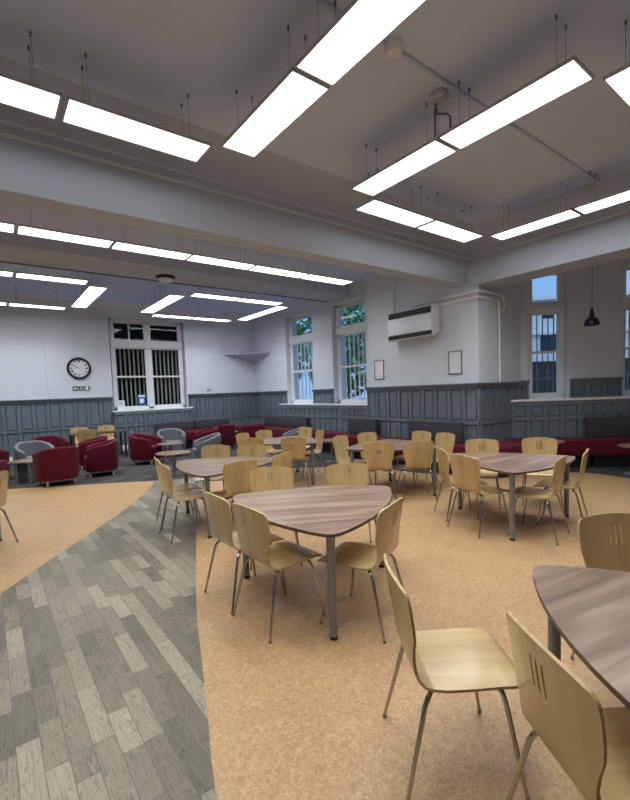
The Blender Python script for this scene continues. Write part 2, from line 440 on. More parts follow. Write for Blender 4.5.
dado('wall_panelling', (BX, BY1), (BX, BY0 - 0.03), (-1, 0), 0, ZD, [0.93], 0.34, label='blue-grey panelling below the heater')
dado('wall_panelling', (BX - 0.03, BY0), (9.0, BY0), (0, -1), 0, ZD, [0.93], 0.29, label='blue-grey panelling on the side of the projecting wall')
a = cant(9.3, 2.80); b = cant(9.3, 7.0)
dado('wall_panelling', a, b, (-S2, -S2), 0, 1.278, [0.93], 0.33, cap=False, label='blue-grey panelling under the bay windows')
a = cant(9.62, 4.06); b = cant(9.62, 5.04)
dado('wall_panelling', a, b, (-S2, -S2), 1.315, ZD + 0.02, [], 0.33, base=False, label='blue-grey panelled block between the bay windows')
a = cant(9.62, 3.10); b = cant(9.62, 3.24)
dado('wall_panelling', a, b, (-S2, -S2), 1.315, ZD + 0.02, [], 0.33, base=False, label='narrow blue-grey panel left of the bay window')
# ledges
mb = MB(); mb.box((2.93, WY - 0.21, 1.232), (5.36, WY + 0.16, ZS)); struct(mb, 'trim_3', M['trim'], label='white sill board of the far window', bevel=0.006)
mb = MB(); mb.box((7.53, BY1, 1.232), (7.96, 11.80, ZS)); struct(mb, 'trim_4', M['trim'], label='long white sill board under the sash windows', bevel=0.006)
mb = MB(); mb.obox(cant(0, 0), NT, NN, (2.72, 9.22, 1.275), (7.0, 9.78, 1.315)); struct(mb, 'trim_5', M['trim'], label='long white sill board in the bay', bevel=0.006)
mb = MB(); mb.box((-5.9, WY - 0.05, 0.0), (4.0, WY - 0.036, 0.10)); struct(mb, 'baseboard_back', M['dado'], smooth=0)

# ------------------------------------------------------------------ windows
def window(name, O, U, V, s0, s1, z0, z1, cols, label, tr=(3.12, 3.40), mid=2.28, bars=5, barmat=M['trim'], upsplit=None, bar_r=0.014, glassd=0.17):
    """window in a wall frame; U along, V outwards, parts hang on an Empty"""
    root = bpy.data.objects.new(name, None); COL.objects.link(root); root['kind'] = 'structure'; root['label'] = label
    d0, d1 = glassd - 0.03, glassd + 0.06
    f = MB(); fr = 0.075
    def B(mb, a, b): mb.obox(O, U, V, a, b)
    B(f, (s0, d0, z0), (s0 + fr, d1, z1)); B(f, (s1 - fr, d0, z0), (s1, d1, z1))
    B(f, (s0, d0, z1 - fr), (s1, d1, z1)); B(f, (s0, d0, z0), (s1, d1, z0 + 0.07))
    B(f, (s0, d0 - 0.03, tr[0] + 0.05), (s1, d1, tr[1] - 0.05))
    xs = [s0 + fr + (s1 - s0 - 2 * fr) * i / cols for i in range(cols + 1)]
    for x in xs[1:-1]: B(f, (x - 0.06, d0, z0), (x + 0.06, d1, z1))
    struct(f, 'window_frame', M['trim'], root, smooth=0)
    sash = MB(); g = MB(); bar = MB()
    for i in range(cols):
        a = xs[i] + (0.06 if i else 0); b = xs[i + 1] - (0.06 if i < cols - 1 else 0)
        for (c, d) in ((z0 + 0.07, tr[0] + 0.05), (tr[1] - 0.05, z1 - fr)):
            e = 0.045
            B(sash, (a, d0 + 0.015, c), (a + e, d1 - 0.015, d)); B(sash, (b - e, d0 + 0.015, c), (b, d1 - 0.015, d))
            B(sash, (a, d0 + 0.015, c), (b, d1 - 0.015, c + e)); B(sash, (a, d0 + 0.015, d - e), (b, d1 - 0.015, d))
            B(g, (a + 0.01, glassd + 0.005, c + 0.01), (b - 0.01, glassd + 0.011, d - 0.01))
        B(sash, (a, d0, mid - 0.025), (b, d1 - 0.01, mid + 0.025))
        if upsplit == i: B(sash, ((a + b) / 2 - 0.02, d0 + 0.015, tr[1]), ((a + b) / 2 + 0.02, d1 - 0.015, z1 - fr))
        for k in range(bars):
            x = a + (b - a) * (k + 0.65) / (bars + 0.3)
            B(bar, (x - bar_r, d1 + 0.05, z0), (x + bar_r, d1 + 0.05 + 2 * bar_r, tr[0] + 0.05))
    struct(sash, 'sash', M['trim'], root, smooth=0)
    struct(g, 'glazing', M['glass'], root, smooth=0)
    if bars: struct(bar, 'security_bars', barmat, root, smooth=0)
    return root
window('window_1', (0, WY), (1, 0), (0, 1), 3.06, 5.22, ZS + 0.0, 4.0, 2, 'far window of two barred sashes against an added dark box', bars=7, barmat=M['bar'], upsplit=0, bar_r=0.019)
window('window_2', (WX, 0), (0, 1), (1, 0), 10.26, 11.64, ZS, 4.0, 1, 'left sash window of the pair looking onto trees', bars=6)
window('window_3', (WX, 0), (0, 1), (1, 0), 8.04, 9.31, ZS, 4.0, 1, 'right sash window of the pair, beside the heater wall', bars=6)
window('window_4', cant(9.62, 0), NT, NN, 3.26, 4.0, 1.315, 4.0, 1, 'narrow bay window behind the hanging black lamp', tr=(3.07, 3.34), mid=2.29, bars=5, barmat=M['slot'], bar_r=0.009)
window('window_5', cant(9.62, 0), NT, NN, 5.08, 5.82, 1.315, 4.0, 1, 'bay window at the right edge of the picture', tr=(3.07, 3.34), mid=2.29, bars=5, barmat=M['slot'], bar_r=0.009)

# ------------------------------------------------------------------ outdoors
mb = MB(); mb.box((8.6, -40, -0.6), (70, 70, -0.4)); struct(mb, 'ground_outside', M['asphalt'], smooth=0)
mb = MB()  # added closed box, shuts out the sky so the far window looks dark
mb.box((1.5, 15.6, 0.0), (6.8, 15.8, 5.0)); mb.box((1.5, 14.2, 0.0), (1.7, 15.8, 5.0)); mb.box((6.6, 14.2, 0), (6.8, 15.8, 5.0)); mb.box((1.5, 14.2, 4.8), (6.8, 15.8, 5.0)); mb.box((1.5, 14.2, -0.1), (6.8, 15.8, 0.1))
struct(mb, 'daylight_blocking_box', M['night'], label='closed dark box added behind the far window to keep sky light out', smooth=0)
def tree(loc, r, h, n, label):
    t = thing('tree', label, 'tree', loc, group='trees outside the sash windows')
    mb = MB(); mb.tube([(0, 0, 0), (0.1, 0.05, h * 0.4), (-0.1, 0, h * 0.7)], [0.22, 0.17, 0.1]); mb.build('trunk', M['bark'], t)
    mb = MB()
    for i in range(n):
        while True:
            p = Vector((random.uniform(-1, 1), random.uniform(-1, 1), random.uniform(-1, 1)))
            if 0.25 < p.length < 1: break
        p = Vector((p.x * r, p.y * r, h * 0.62 + p.z * h * 0.42))
        a = Vector((random.gauss(0, 1), random.gauss(0, 1), random.gauss(0, 1))).normalized()
        b = a.orthogonal().normalized(); s = random.uniform(0.12, 0.26)
        c = a.cross(b) * s * 0.5; b = b * s
        mb.add([p - b, p + c, p + b, p - c], [(0, 1, 2, 3)])
    mb.build('crown', M['leaf'], t, smooth=0)
tree((13.6, 15.6, -0.4), 2.1, 7.6, 2300, 'leafy green tree outside, seen through the right sash window of the pair')
tree((12.2, 19.8, -0.4), 2.0, 7.4, 2100, 'leafy green tree outside, seen through the left sash window of the pair')
mb = MB(); mb.obox((11.2, 9.0), (0.62, 0.78), (0.78, -0.62), (-2.0, 0, -0.4), (14.0, 0.4, 2.2)); tag(mb.build('boundary_wall', M['hedge'], smooth=0), 'dark boundary wall outside the pair of sash windows', 'wall')
b = thing('building', 'pale rendered building across the street, seen through the bay window', 'building', (0, 0, 0))
FO = cant(22.5, 0)
mb = MB(); mb.obox(FO, NT, NN, (2.0, 0, -0.4), (24.0, 6, 5.6)); mb.build('facade_wall', M['facade'], b, smooth=0)
mb = MB(); mb.obox(FO, NT, NN, (1.8, -0.25, 5.6), (24.2, 6, 5.8)); mb.obox(FO, NT, NN, (2.0, -0.12, 3.95), (24.0, 0, 4.1)); mb.build('cornice', M['facade'], b, smooth=0)
for i in range(8):
    s = 3.75 + i * 2.2
    mb = MB(); mb.obox(FO, NT, NN, (s, -0.03, 3.15), (s + 0.75, 0.02, 4.0)); mb.build('window', M['dark_glass'], b, smooth=0)
    mb = MB(); mb.obox(FO, NT, NN, (s + 0.1, -0.03, 4.75), (s + 0.6, 0.02, 5.25)); mb.build('window', M['dark_glass'], b, smooth=0)
mb = MB(); mb.obox(cant(17.5, 0), NT, NN, (0.0, 0, -0.4), (18.0, 0.3, 2.45)); tag(mb.build('garden_wall', M['hedge'], smooth=0), 'dark boundary wall outside, below the pale building', 'wall')
mb = MB()
for i in range(70):
    s = 1.5 + i * 0.16
    mb.obox(cant(15.0, 0), NT, NN, (s - 0.015, 0, -0.4), (s + 0.015, 0.03, 1.95))
    if i % 2 == 0:
        q = cant(15.015, s); mb.lathe([(0.005, -0.02), (0.055, 0.05), (0.02, 0.1), (0.004, 0.2)], (q[0], q[1], 1.95), 6)
mb.obox(cant(15.0, 0), NT, NN, (1.4, 0, 1.75), (12.8, 0.03, 1.80)); mb.obox(cant(15.0, 0), NT, NN, (1.4, 0, 0.3), (12.8, 0.03, 0.35))
tag(mb.build('railing', M['slot'], smooth=0), 'iron railing with spear finials outside the bay windows', 'railing')

# ------------------------------------------------------------------ ceiling lights
LAMP_W, LAMP_SPREAD = 12.5, 122
def make_light():
    t = thing('ceiling_light', 'x', 'ceiling light', group='suspended ceiling light panels')
    w, l, h = 0.345, 1.172, 0.022
    mb = MB()
    mb.box((-l / 2, -w / 2, 0.0), (l / 2, -w / 2 + 0.010, h)); mb.box((-l / 2, w / 2 - 0.010, 0.0), (l / 2, w / 2, h))
    mb.box((-l / 2, -w / 2, 0.0), (-l / 2 + 0.014, w / 2, h)); mb.box((l / 2 - 0.014, -w / 2, 0.0), (l / 2, w / 2, h))
    mb.box((-l / 2, -w / 2, h), (l / 2, w / 2, h + 0.006))
    mb.build('housing', M['housing'], t, smooth=0)
    mb = MB(); mb.box((-l / 2 + 0.014, -w / 2 + 0.010, 0.004), (l / 2 - 0.014, w / 2 - 0.010, 0.012)); mb.build('diffuser', M['lamp'], t, smooth=0)
    la = bpy.data.lights.new('panel_lamp', 'AREA'); la.shape = 'RECTANGLE'; la.size = l - 0.06; la.size_y = w - 0.05
    la.energy = LAMP_W; la.color = (0.87, 0.945, 1.0); la.spread = R(LAMP_SPREAD)
    lo = bpy.data.objects.new('panel_lamp', la); COL.objects.link(lo); lo.parent = t; lo.location = (0, 0, 0.016)
    for sx in (-1, 1):
        for sy in (-1, 1):
            mb = MB(); mb.tube([(sx * 0.42, sy * 0.08, 0.025), (sx * 0.42, sy * 0.08, ZC - 3.95)], 0.0018, 6)
            mb.tube([(sx * 0.42, sy * 0.08, ZC - 3.95 - 0.03), (sx * 0.42, sy * 0.08, ZC - 3.95)], 0.009, 8)
            mb.build('suspension_wire', M['wire'], t)
    return t
LIGHTS = []
def addl(x, y, along, label): LIGHTS.append((x, y, along, label))
X_, Y_ = 0, PI / 2
def rect(nm, xl, xr, xc, yb, yt, yc, skip=()):
    addl(xc[0], yt, X_, f'light panel on the far side of the {nm} light rectangle, left half')
    addl(xc[1], yt, X_, f'light panel on the far side of the {nm} light rectangle, right half')
    addl(xc[0], yb, X_, f'light panel on the near side of the {nm} light rectangle, left half')
    addl(xc[1], yb, X_, f'light panel on the near side of the {nm} light rectangle, right half')
    addl(xl, yc[0], Y_, f'light panel on the left side of the {nm} light rectangle, near half')
    addl(xl, yc[1], Y_, f'light panel on the left side of the {nm} light rectangle, far half')
    addl(xr, yc[0], Y_, f'light panel on the right side of the {nm} light rectangle, near half')
    addl(xr, yc[1], Y_, f'light panel on the right side of the {nm} light rectangle, far half')
rect('overhead left', -0.82, 2.09, (0.04, 1.25), 1.2, 4.02, (2.02, 3.22))
rect('overhead right', 3.69, 6.6, (4.53, 5.74), 1.2, 4.0, (1.99, 3.19))
rect('distant left', -0.86, 2.03, (-0.02, 1.19), 9.65, 12.62, (10.5, 11.72))
rect('distant right', 3.69, 6.6, (4.54, 5.75), 9.67, 12.62, (10.5, 11.72))
for x, nm in ((-1.30, 'added unseen sixth'), (-0.11, 'fifth'), (1.09, 'fourth'), (2.285, 'third'), (3.475, 'second'), (4.67, 'first'), (5.87, 'end')):  # leftmost panel is out of view, added to light the left part
    lab = 'light panel in the single row, ' + ('beside the heater wall' if nm == 'end' else f'{nm} from the panel beside the heater wall')
    addl(x, 7.11, X_, lab)
lp = make_light()
for i, (x, y, a, lab) in enumerate(LIGHTS):
    o = lp if i == 0 else copy_tree(lp)
    o.location = (x, y, 3.95); o.rotation_euler = (0, 0, a); o['label'] = 'white suspended ' + lab

# ------------------------------------------------------------------ chairs
def grid_shell(rows, th, name, mats, parent, holes=None):
    """rows: list of (point(x)->Vector factory args); each row = list of Vectors across. faces removed where holes(i,j)"""
    nr = len(rows); nc = len(rows[0])
    vs = []; nrm = []
    def nv(i, j):
        a = rows[min(i + 1, nr - 1)][j] - rows[max(i - 1, 0)][j]
        b = rows[i][min(j + 1, nc - 1)] - rows[i][max(j - 1, 0)]
        n = b.cross(a)
        return n.normalized() if n.length > 1e-9 else Vector((0, 0, 1))
    for i in range(nr):
        for j in range(nc):
            n = nv(i, j); p = rows[i][j]
            vs.append(p + n * th / 2)
    for i in range(nr):
        for j in range(nc):
            n = nv(i, j); vs.append(rows[i][j] - n * th / 2)
    K = nr * nc
    keep = [[not (holes and holes(i, j)) for j in range(nc - 1)] for i in range(nr - 1)]
    mb = MB(); fs = []; fe = []
    ix = lambda i, j: i * nc + j
    for i in range(nr - 1):
        for j in range(nc - 1):
            if not keep[i][j]: continue
            a, b, c, d = ix(i, j), ix(i, j + 1), ix(i + 1, j + 1), ix(i + 1, j)
            fs.append((a, b, c, d)); fs.append((K + d, K + c, K + b, K + a))
            for (di, dj, p, q) in ((-1, 0, a, b), (0, 1, b, c), (1, 0, c, d), (0, -1, d, a)):
                ii, jj = i + di, j + dj
                if ii < 0 or jj < 0 or ii >= nr - 1 or jj >= nc - 1 or not keep[ii][jj]:
                    fe.append((p, K + p, K + q, q))
    mb.v = [tuple(v) for v in vs]; mb.f = fs + fe; mb.mi = [0] * len(fs) + [1] * len(fe)
    return mb.build(name, mats, parent, smooth=40)

def make_chair():
    t = thing('bentwood_chair', 'x', 'chair', group='pale plywood chairs with chrome legs')
    # side profile (y, z, half width)
    prof = [(0.285, 0.424, .176), (0.272, 0.438, .196), (0.242, 0.449, .208), (0.16, 0.453, .213), (0.05, 0.450, .214), (-0.06, 0.447, .211), (-0.115, 0.451, .206)]
    bend = [(-0.115, 0.451, .206), (-0.148, 0.460, .202), (-0.172, 0.482, .192), (-0.187, 0.515, .185), (-0.198, 0.56, .185), (-0.208, 0.61, .196), (-0.217, 0.66, .211), (-0.225, 0.705, .219), (-0.232, 0.745, .223), (-0.238, 0.785, .225),
            (-0.241, 0.808, .223), (-0.2435, 0.824, .222), (-0.2455, 0.837, .218), (-0.247, 0.847, .211), (-0.248, 0.854, .202), (-0.2485, 0.858, .188)]
    fr = [-1, -.9, -.72, -.5, -.3]
    cx = [-.034, -.025, -.0045, .0045, .025, .034]
    def row(y, z, hw, wrap, crown=0):
        xs = [f * hw for f in fr] + cx + [-f * hw for f in reversed(fr)]
        return [Vector((x, y + wrap * (x / .2) ** 2, z + crown * (1 - (x / hw) ** 2))) for x in xs]
    s = grid_shell([row(y, z, w, 0) for y, z, w in reversed(prof)][::-1], 0.012, 'seat', [M['ply'], M['ply_edge']], t)
    rows = []
    for k, (y, z, w) in enumerate(bend):
        q = k / (len(bend) - 1)
        rows.append(row(y, z, w, 0.026 * min(1, max(0, (z - .46) / .2)), 0.018 * max(0, (z - 0.785) / 0.07)))
    ri = [i for i, b_ in enumerate(bend) if b_[1] in (0.705, 0.745, 0.785, 0.808)]
    hole = lambda i, j: (ri[0] <= i < ri[-1]) and j in (5, 7, 9)
    # columns: 0..4 fr, 5..10 cx, ... hole cells sit between cx[0]-cx[1], cx[2]-cx[3], cx[4]-cx[5]
    grid_shell(rows, 0.012, 'backrest', [M['ply'], M['ply_edge']], t, hole)
    for sx in (-1, 1):
        for sy in (-1, 1):
            top = [(sx * 0.05, sy * 0.115 + 0.025, 0.431), (sx * 0.15, sy * 0.130 + 0.022, 0.431), (sx * 0.172, sy * 0.138 + 0.020, 0.427), (sx * 0.187, sy * 0.150 + 0.016, 0.411), (sx * 0.195, sy * 0.162 + 0.012, 0.382), (sx * 0.238, sy * 0.24, 0.012)]
            mb = MB(); mb.tube(top, [0.011, 0.011, 0.011, 0.011, 0.011, 0.0085], 10)
            lg = mb.build('leg', M['chrome'], t)
            mb = MB(); mb.lathe([(0.008, 0.0), (0.0095, 0.004), (0.009, 0.016)], (sx * 0.2385, sy * 0.2405, 0.0), 10)
            mb.build('foot_cap', M['slot'], lg)
    return t
CH = make_chair(); ch_used = [False]
def chair(x, y, az, label, z=0.003):
    o = CH if not ch_used[0] else copy_tree(CH)
    ch_used[0] = True
    o.location = (x, y, z); o.rotation_euler = (0, 0, R(az - 90)); o['label'] = label
    return o

# centre table
chair(1.61, 2.645, 3, 'plywood chair at the middle table, left side, nearer of the two there')
chair(1.595, 3.14, 1, 'plywood chair at the middle table, left side, half hidden behind the nearer one')
chair(2.085, 2.215, 111, 'plywood chair tucked in alone at the right side of the middle table')
chair(2.19, 3.61, 240, 'plywood chair facing the camera behind the middle table, left one of two')
chair(2.86, 3.20, 238, 'plywood chair facing the camera behind the middle table, right one of two')
# right table
chair(4.69, 3.21, -36, 'plywood chair at the left side of the right-hand table, farther one')
chair(4.41, 2.76, -12, 'plywood chair at the left side of the right-hand table, nearer one')
chair(5.40, 3.33, 209, 'plywood chair facing the camera behind the right-hand table, left one')
chair(5.99, 2.80, 210, 'plywood chair facing the camera behind the right-hand table, right one')
chair(4.70, 2.22, 100, 'plywood chair seen edge-on at the front of the right-hand table')
chair(5.305, 2.225, 107, 'plywood chair seen edge-on at the right end of the right-hand table')
# left table
chair(1.80, 5.00, -2, 'plywood chair on the grey walkway at the left table, nearer one')
chair(1.90, 5.52, -10, 'plywood chair on the grey walkway at the left table, hidden behind the nearer one', 0.005)
chair(2.62, 6.0, 230, 'plywood chair facing the camera behind the left table, left one')
chair(2.99, 5.54, 230, 'plywood chair facing the camera behind the left table, right one')
chair(2.305, 4.695, 90, 'plywood chair with its back to the camera between the left and middle tables')
chair(2.89, 4.81, 112, 'plywood chair turned aside at the right corner of the left table')
# far middle table
chair(4.31, 6.26, 46, 'plywood chair seen from behind at the far middle table')
chair(3.82, 6.75, 35, 'plywood chair seen from behind at the left end of the far middle table')
chair(4.05, 7.36, 298, 'small plywood chair beyond the far middle table, leftmost')
chair(4.58, 7.52, 282, 'plywood chair beyond the far middle table, second from its left')
chair(5.24, 7.51, 185, 'plywood chair beyond the far middle table near its right corner')
chair(4.98, 6.74, 161, 'plywood chair seen edge-on right of the far middle table')
# far right table
chair(4.63, 4.55, 46, 'plywood chair seen from behind at the far right table, left one')
chair(5.07, 4.21, 52, 'plywood chair seen from behind at the far right table, right one')
chair(4.78, 5.32, 285, 'plywood chair at the left end of the far right table')
chair(5.35, 5.32, 268, 'plywood chair behind the far right table, left of the middle')
chair(5.83, 4.89, 175, 'plywood chair behind the far right table in front of the charcoal bench back')
chair(5.80, 4.40, 168, 'plywood chair at the right end of the far right table')
# foreground table
chair(1.54, 1.13, -36, 'large foreground plywood chair with its empty seat in full view')
chair(1.475, 0.475, -33, 'large foreground plywood chair cut off at the bottom right, seen from behind')
chair(2.70, 0.73, 230, 'plywood chair across the foreground table at the right edge')
# left edge
chair(-0.14, 6.02, 150, 'plywood chair cut off by the left edge of the picture')
# by the dark table
chair(2.02, 13.25, -90, 'pale chair against the panelling at the dark table, under the clock', 0.005)
chair(2.70, 13.25, -90, 'pale chair against the panelling at the dark table, nearer the window', 0.005)
chair(1.98, 12.36, 90, 'tan chair with its back to the camera at the dark table', 0.005)

# ------------------------------------------------------------------ triangular tables
def tri_outline(half=0.62, over=0.095, rc=0.15, bulge=0.145, n=14):
    rr = 2 * half / math.sqrt(3)
    Vx = [Vector(((rr + over + 0.03) * math.cos(R(90 + 120 * k)), (rr + over + 0.03) * math.sin(R(90 + 120 * k)))) for k in range(3)]
    out = []
    for k in range(3):
        A, B = Vx[k], Vx[(k + 1) % 3]
        mid = (A + B) / 2; nn = mid.normalized()
        for i in range(n):
            f = i / n
            out.append(A.lerp(B, f) + nn * bulge * 4 * f * (1 - f) * 1.0)
    # round the corners by repeated smoothing of nearby points
    P = out
    m = len(P)
    dense = []
    for i in range(m):
        a, b = P[i], P[(i + 1) % m]
        for q in range(4): dense.append(a.lerp(b, q / 4))
    for _ in range(12):
        k = len(dense)
        dense = [(dense[i - 1] + dense[i] * 2 + dense[(i + 1) % k]) / 4 for i in range(k)]
    return [(p.x, p.y) for p in dense]
OUT = tri_outline()
def make_table():
    t = thing('triangular_table', 'x', 'table', group='walnut topped triangular tables')
    n = len(OUT); mb = MB()
    mb.prism(OUT, 0.716, 0.74, 0, 1)
    mb.build('tabletop', [M['laminate'], M['edge']], t, bevel=0.002, bseg=1)
    rr = 1.24 / math.sqrt(3)
    for k in range(3):
        a = R(90 + 120 * k); x, y = rr * math.cos(a), rr * math.sin(a)
        mb = MB(); mb.lathe([(0.026, 0.02), (0.030, 0.69), (0.042, 0.708), (0.042, 0.716)], (x, y, 0), 20)
        lg = mb.build('leg', M['table_leg'], t)
        mb = MB(); mb.lathe([(0.026, 0.0), (0.028, 0.006), (0.027, 0.022)], (x, y, 0), 16); mb.build('foot', M['black'], lg)
    # under-frame rails
    for k in range(3):
        a = R(90 + 120 * k); b_ = R(210 + 120 * k)
        mb = MB(); mb.tube([(0.93 * rr * math.cos(a), 0.93 * rr * math.sin(a), 0.70), (0.93 * rr * math.cos(b_), 0.93 * rr * math.sin(b_), 0.70)], 0.014, 8)
        mb.build('rail', M['table_leg'], t)
    return t
TB = make_table(); tb_used = [False]
def table(x, y, az, label, z=0.003):
    """az: direction of one corner"""
    o = TB if not tb_used[0] else copy_tree(TB)
    tb_used[0] = True
    o.location = (x, y, z); o.rotation_euler = (0, 0, R(az - 90)); o['label'] = label
def tri_c(a, b, c): return ((a[0] + b[0] + c[0]) / 3, (a[1] + b[1] + c[1]) / 3)
def table_legs(a, b, label, z=0.003):
    a = Vector(a); b = Vector(b); d = b - a
    c = a + Vector((d.x * .5 + d.y * .866, -d.x * .866 + d.y * .5))
    g = (a + b + c) / 3; v = a - g
    table(g.x, g.y, math.degrees(math.atan2(v.y, v.x)), label, z)
table(2.10, 2.77, -121, 'walnut triangular table in the middle, largest one seen whole')
table(4.945, 2.66, 89, 'walnut triangular table on the right with six chairs tucked round it')
table_legs((1.97, 4.67), (2.17, 5.85), 'walnut triangular table on the left beside the grey walkway')
table_legs((4.52, 6.08), (3.78, 7.03), 'walnut triangular table far back in the middle')
table_legs((5.31, 4.08), (4.46, 4.92), 'walnut triangular table far back right, behind the middle table')
table(1.955, 0.22, 78, 'walnut triangular table cut off by the right edge in the foreground')
table_legs((0.02, 6.33), (-0.61, 5.26), 'triangular table at the left edge showing only one grey leg', 0.0)

# ------------------------------------------------------------------ tub chairs
def make_tub(kind):
    m = M['red'] if kind == 'red' else M['grey']
    t = thing('tub_chair', 'x', 'armchair', group=f'{kind} tub armchairs')
    hw, hd, th = 0.375, 0.36, 0.085
    e = 3.0 if kind == 'red' else 2.3
    A = 132
    n = 36
    def pt(a, k):   # a measured from the back (-y)
        s, c = math.sin(R(a)), math.cos(R(a))
        x = math.copysign(abs(s) ** (2 / e), s) * hw * k
        y = -math.copysign(abs(c) ** (2 / e), c) * hd * k
        return x, y
    vs = []; fs = []
    secs = []
    for i in range(n + 1):
        a = -A + 2 * A * i / n
        q = abs(a) / A
        h = 0.745 - (0.15 if kind == 'red' else 0.20) * max(0, (q - 0.18) / 0.82) ** 1.3
        k_in = 1 - th / hw
        xo, yo = pt(a, 1.0); xb, yb = pt(a, 0.90); xi, yi = pt(a, k_in); xl, yl = pt(a, k_in - 0.02)
        xm, ym = pt(a, 1 - 0.25 * th / hw); xn, yn = pt(a, 1 - 0.75 * th / hw)
        secs.append([(xb, yb, 0.115), (xo * .97, yo * .97, 0.2), (xo, yo, h - 0.05), (xo * .995, yo * .995, h - 0.018), (xm, ym, h), (xn, yn, h), (xi * 1.01, yi * 1.01, h - 0.02), (xi, yi, h - 0.05), (xl, yl, 0.30), (xl, yl, 0.115)])
    ns = len(secs[0])
    for s in secs: vs += s
    for i in range(n):
        for k in range(ns):
            k2 = (k + 1) % ns
            fs.append((i * ns + k, (i + 1) * ns + k, (i + 1) * ns + k2, i * ns + k2))
    fs.append(tuple(range(ns))); fs.append(tuple(n * ns + k for k in range(ns - 1, -1, -1)))
    mb = MB(); mb.add(vs, fs); mb.build('shell', m, t, smooth=50)
    # seat cushion
    pl = []
    for i in range(25):
        a = -A + 2 * A * i / 24
        x, y = pt(a, 1 - th / hw - 0.012); pl.append((x, y))
    fy = pl[0][1] + 0.09
    pl += [(pl[-1][0] * 0.96, fy), (pl[0][0] * 0.96, fy)]
    mb = MB(); mb.prism(pl, 0.115, 0.42); mb.build('seat_cushion', m, t, bevel=0.02)
    for sx in (-1, 1):
        for sy in (-1, 1):
            mb = MB(); mb.lathe([(0.018, 0.0), (0.027, 0.12)], (sx * 0.24, sy * 0.22 + 0.0, 0), 12); mb.build('leg', M['beech'], t)
    return t
TUBS = {'red': make_tub('red'), 'grey': make_tub('grey')}; tub_used = {'red': False, 'grey': False}
def tub(kind, x, y, az, label):
    o = TUBS[kind] if not tub_used[kind] else copy_tree(TUBS[kind])
    tub_used[kind] = True
    o.location = (x, y, 0.005); o.rotation_euler = (0, 0, R(az - 90)); o['label'] = label
tub('red', 1.03, 9.80, 100, 'red tub armchair with its back to the camera at the carpet edge')
tub('red', 1.90, 10.22, 172, 'red tub armchair side-on at the carpet edge, pale feet showing')
tub('red', 1.95, 11.45, 170, 'red tub armchair half hidden behind the side-on one in the foreground')
tub('red', 3.10, 11.05, -40, 'red tub armchair side-on in front of the far window')
tub('grey', 0.80, 11.35, -75, 'grey tub armchair facing the small rectangular coffee table')
tub('red', 1.22, 12.55, -70, 'red tub armchair against the panelling behind the grey one')
tub('red', -0.05, 11.15, -25, 'red tub armchair cut off by the left edge')
tub('grey', 3.98, 11.75, -95, 'grey tub armchair in front of the left charcoal bench back')
tub('grey', 3.98, 9.45, 165, 'grey tub armchair side-on beyond the left table')
tub('red', 4.72, 11.25, 165, 'red tub armchair partly hidden behind the side-on grey one')
tub('red', 5.55, 11.95, 100, 'red tub armchair near the far corner, left of the little table')
tub('red', 6.12, 11.05, 60, 'red tub armchair with rounded back near the far corner')
tub('grey', 6.10, 9.0, 150, 'grey tub armchair in front of the sash-window bench')

# ------------------------------------------------------------------ coffee tables
def round_table(x, y, r_, h, label):
    t = thing('coffee_table', label, 'coffee table', (x, y, 0.005), group='small round coffee tables')
    mb = MB(); mb.lathe([(r_ - 0.004, h - 0.024), (r_, h - 0.02), (r_, h - 0.004), (r_ - 0.004, h)], (0, 0, 0), 36); mb.build('tabletop', M['laminate'], t)
    mb = MB(); mb.lathe([(0.03, 0.012), (0.03, h - 0.03), (0.07, h - 0.024)], (0, 0, 0), 16); mb.build('pedestal', M['table_leg'], t)
    mb = MB(); mb.lathe([(r_ * 0.62, 0.0), (r_ * 0.62, 0.008), (0.05, 0.014)], (0, 0, 0), 28); mb.build('base', M['table_leg'], t)
round_table(3.60, 10.75, 0.31, 0.47, 'round walnut coffee table below the far window, farther of two')
round_table(3.10, 9.08, 0.36, 0.45, 'round walnut coffee table nearer the left dining table')
round_table(8.06, 3.60, 0.23, 0.59, 'round coffee table in front of the bay bench, behind the right-hand table')
round_table(8.87, 2.54, 0.26, 0.51, 'round coffee table at the right edge by the bay bench')
round_table(6.30, 7.68, 0.30, 0.5, 'round coffee table by the red bench, right of the far middle table')
round_table(6.05, 12.32, 0.22, 0.47, 'little round table between two red tub armchairs in the far corner')
t = thing('coffee_table', 'small rectangular walnut coffee table with grey panel legs beside the red tub armchairs', 'coffee table', (0.62, 10.50, 0.005), R(-37))
mb = MB(); mb.box((-0.27, -0.25, 0.42), (0.27, 0.25, 0.45)); mb.build('tabletop', [M['laminate']], t, bevel=0.003)
for sx in (-1, 1):
    mb = MB(); mb.box((sx * 0.14 - 0.03, -0.2, 0.0), (sx * 0.14 + 0.03, 0.2, 0.42)); mb.build('leg', M['table_leg'], t, bevel=0.004)
t = thing('dining_table', 'dark narrow table with pale chairs against the panelling under the clock', 'table', (2.38, 12.9, 0.005))
mb = MB(); mb.box((-0.68, -0.3, 0.70), (0.68, 0.3, 0.735)); mb.build('tabletop', M['edge'], t, bevel=0.003)
for sx in (-1, 1):
    for sy in (-1, 1):
        mb = MB(); mb.box((sx * 0.63 - 0.025, sy * 0.25 - 0.025, 0), (sx * 0.63 + 0.025, sy * 0.25 + 0.025, 0.70)); mb.build('leg', M['black'], t)

